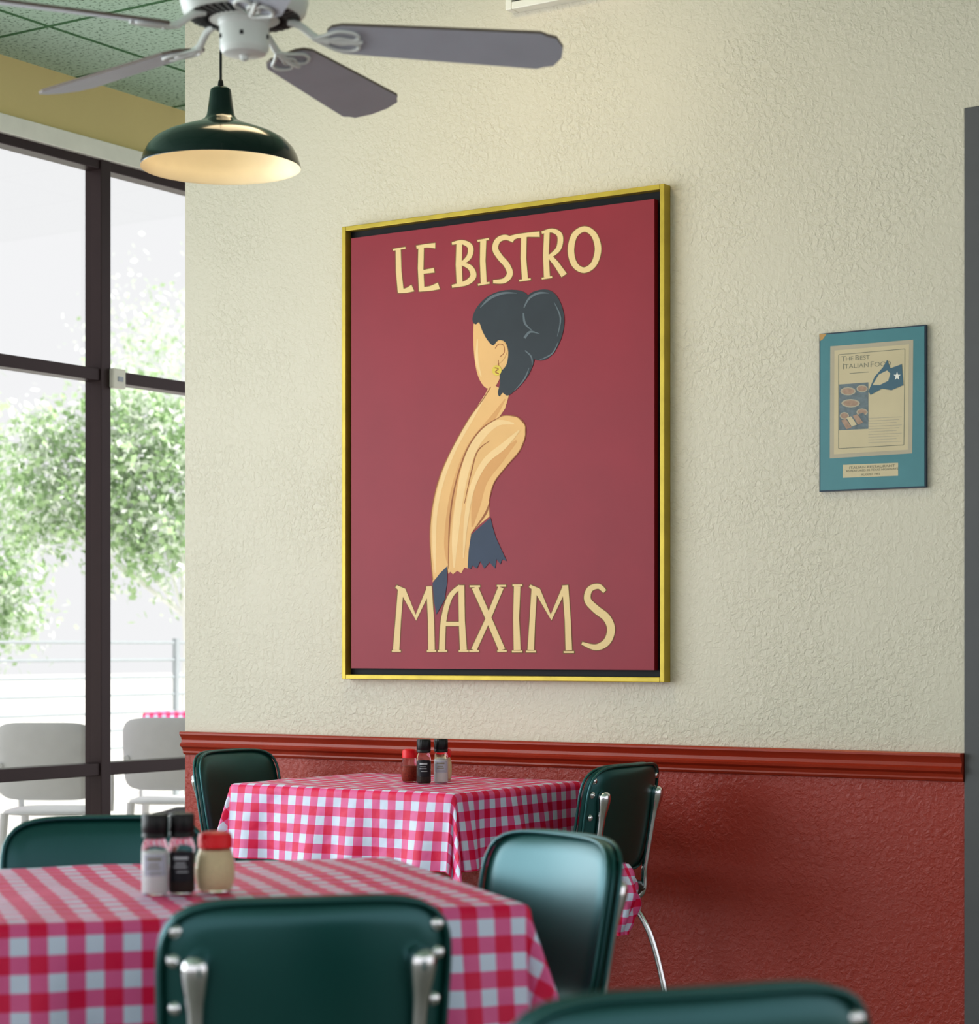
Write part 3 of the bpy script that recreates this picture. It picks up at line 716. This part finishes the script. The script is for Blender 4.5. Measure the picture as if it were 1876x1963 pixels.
grinder(297, 3.72, 'glass salt grinder with black cap on the gingham tablecloth', M_SALT, M_LABW, 'salt_grinder', .074, (.034, .07))
grinder(348, 3.74, 'glass pepper grinder with black cap and black label', M_PEP, M_LABB, 'pepper_grinder', .07)
shaker(412, 3.77, 'glass parmesan cheese shaker with red lid', M_CHEESE, 'cheese_shaker')
grinder(812, 6.78, 'glass pepper grinder with black cap on the wall table', M_PEP, M_LABB, 'pepper_grinder', .07)
grinder(845, 6.81, 'glass salt grinder with black cap on the wall table', M_SALT, M_LABW, 'salt_grinder', .074, (.034, .07))
shaker(785, 6.86, 'glass red pepper flake shaker with red lid', M_FLAKE, 'flake_shaker', .026, .7)
shaker(850, 6.92, 'glass cheese shaker with red lid behind grinders', M_CHEESE, 'cheese_shaker', .026)

# ---------------- outside
g = G(); g.box(-70, WINS-.2, -30, 90, -.1, -.02); o = g.obj('patio_ground', M_CONC, smooth=False); o['kind'] = 'structure'
pc = thing('patio_chair', (0, 0, -.02), 'pale grey moulded plastic patio chair outside the window', 'chair', group='patio chairs')
g = G(); g.sell(.23, .18, .012, 6, 3, 14, xf=lambda x, y, z: (x, y-.22+.5*x*x-.2*z, z+.68)); g.obj('backrest', M_PLAST, parent=pc, angle=60)
g = G(); g.sell(.22, .23, .015, 4, 3, 12, xf=lambda x, y, z: (x, z, y+.44)); g.obj('seat', M_PLAST, parent=pc, angle=60)
for sx in (1, -1):
    g = G(); g.tube(smoothpts([(sx*.21, -.22, .66), (sx*.225, -.05, .67), (sx*.225, .15, .65), (sx*.22, .22, .55), (sx*.215, .23, .42)], 4), .014, 10); g.obj('armrest', M_PLAST, parent=pc)
    for sy in (1, -1):
        g = G(); g.tube([(sx*.19, sy*.2, .44), (sx*.21, sy*.25, 0)], [.02, .015], 10); g.obj('leg', M_PLAST, parent=pc)
x, y = PX(106, 10.2); pc.location = (x, y, -.02); pc.rotation_euler = (0, 0, .56)
x, y = PX(338, 10.9); dup(pc, 'patio_chair', (x, y, -.02), .56)
x, y = PX(-128, 10.9); table(x, y, .585, .3, .4, .25, ('patio table outside the window under a gingham cloth', 'red and white gingham cloth on the patio table outside'), 5, nm='patio_table', top=.735)
x, y = PX(362, 15.2); table(x, y, .5, .25, .25, .12, ('distant patio table outside under a gingham cloth', 'red and white gingham cloth on the distant patio table'), 6, nm='patio_table', top=.735)
rl = thing('railing', (-11.6, 13, -.02), 'pale steel patio railing with horizontal bars', 'railing')
g = G()
for i in range(8): g.tube([(0, -4, .30+i*.135), (0, 6, .30+i*.135)], .012, 8)
g.obj('bars', M_STEEL, parent=rl)
for i in range(6):
    g = G(); g.box(-.02, .02, -4+i*2-.02, -4+i*2+.02, 0, 1.28); g.obj('post', M_STEEL, parent=rl, smooth=False)
def tree(px, z, blobs, mats, nleaf, lab, seed):
    rnd = random.Random(seed); x, y = PX(px, z)
    t_ = thing('tree', (x, y, -.02), lab, 'tree'); g = G()
    rx, ry = CA, SA
    tot = sum(b[2]**2 for b in blobs)
    for (bx, by, br_) in blobs:
        hx = (bx-px)*z/F; hz = H+(HY-by)/F*z; R = br_*z/F
        for i in range(int(nleaf*br_**2/tot)):
            d = Vector((rnd.gauss(0, 1), rnd.gauss(0, 1), rnd.gauss(0, 1)))*R*.78
            c_ = Vector((hx*rx+d.x, hx*ry+d.y, hz+.02+d.z*.9)); s_ = rnd.uniform(.025, .055)
            a = Vector((rnd.gauss(0, 1), rnd.gauss(0, 1), rnd.gauss(0, 1))).normalized(); b = a.cross(Vector((rnd.random(), rnd.random(), rnd.random()))).normalized()
            g.add([c_-a*s_, c_+b*s_*.6, c_+a*s_, c_-b*s_*.6], [(0, 1, 2, 3)], 0 if rnd.random() < (.55 if by > 820 else .25) else 1)  # higher blobs take more of the leaf colour painted as washed out
    g.obj('foliage', mats, parent=t_, smooth=False)
    g = G(); mh = H+(HY-blobs[0][1])/F*z
    g.tube([(0, 0, 0), (.05, .02, mh*.5), (0, 0, mh)], [.03, .022, .015], 10)
    for (bx, by, br_) in blobs[::3]:
        hx = (bx-px)*z/F; hz = H+(HY-by)/F*z
        g.tube([(.03, .01, mh*.6), (hx*rx, hx*ry, hz)], [.012, .006], 8)
    g.obj('trunk', M_BARK, parent=t_)
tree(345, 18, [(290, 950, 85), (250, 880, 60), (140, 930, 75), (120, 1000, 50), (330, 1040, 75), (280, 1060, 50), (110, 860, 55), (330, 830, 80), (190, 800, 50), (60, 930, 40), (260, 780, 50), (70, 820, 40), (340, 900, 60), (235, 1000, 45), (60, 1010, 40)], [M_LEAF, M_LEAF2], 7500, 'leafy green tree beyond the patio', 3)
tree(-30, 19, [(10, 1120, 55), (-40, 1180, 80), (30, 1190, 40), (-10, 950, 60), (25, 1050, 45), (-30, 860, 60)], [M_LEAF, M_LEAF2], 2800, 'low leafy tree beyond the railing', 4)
tree(380, 26, [(330, 640, 90), (260, 690, 70), (370, 720, 70), (250, 770, 50)], [M_LEAF, M_LEAF2], 1900, 'tall tree, leaves coloured pale as if washed out by light', 5)

# ---------------- lights
wd = bpy.data.worlds.new('World'); scene.world = wd; wd.use_nodes = True
bg = wd.node_tree.nodes['Background']; bg.inputs[0].default_value = (.99, 1.0, 1.02, 1); bg.inputs[1].default_value = .97
def light(kind, name, loc, energy, col, size=.3, rot=(0, 0, 0), sy=None):
    l = bpy.data.lights.new(name, kind); l.energy = energy; l.color = col
    if kind == 'AREA':
        l.size = size
        if sy: l.shape = 'RECTANGLE'; l.size_y = sy
    elif kind == 'SUN': l.angle = .02
    else: l.shadow_soft_size = size
    o_ = bpy.data.objects.new(name, l); scene.collection.objects.link(o_); o_.location = loc; o_.rotation_euler = rot
    return o_
light('AREA', 'ceiling_panel_light', (-3.9, 4.9, CEIL-.03), 11, (1, .78, .48), .5, sy=.9)
light('POINT', 'lamp_bulb_light', (lx, ly, lh+.05), .7, (1, .86, .62), .03)
light('AREA', 'window_daylight_fill', (WINS-.2, 1.4, 1.7), 310, (.86, .95, 1.0), 2.8, rot=(0, -math.pi/2, 0), sy=7)  # area lamp added outside the panes to strengthen daylight and chair reflections
sun = light('SUN', 'sun', (0, 0, 20), 5.0, (1, .98, .94), rot=(0, 0, 0))
sun.rotation_euler = Vector((.55, .25, .8)).to_track_quat('Z', 'Y').to_euler()

# ---------------- camera
cam = bpy.data.cameras.new('camera'); co = bpy.data.objects.new('camera', cam); scene.collection.objects.link(co)
co.location = (0, 0, H); co.rotation_euler = (math.pi/2, 0, math.atan2(SA, CA))
cam.sensor_fit = 'HORIZONTAL'; cam.sensor_width = 36; cam.lens = F/1876*36
cam.shift_y = (HY-981.5)/1876
cam.dof.use_dof = True; cam.dof.focus_distance = 6.9; cam.dof.aperture_fstop = 5.0
cam.clip_end = 300
scene.camera = co
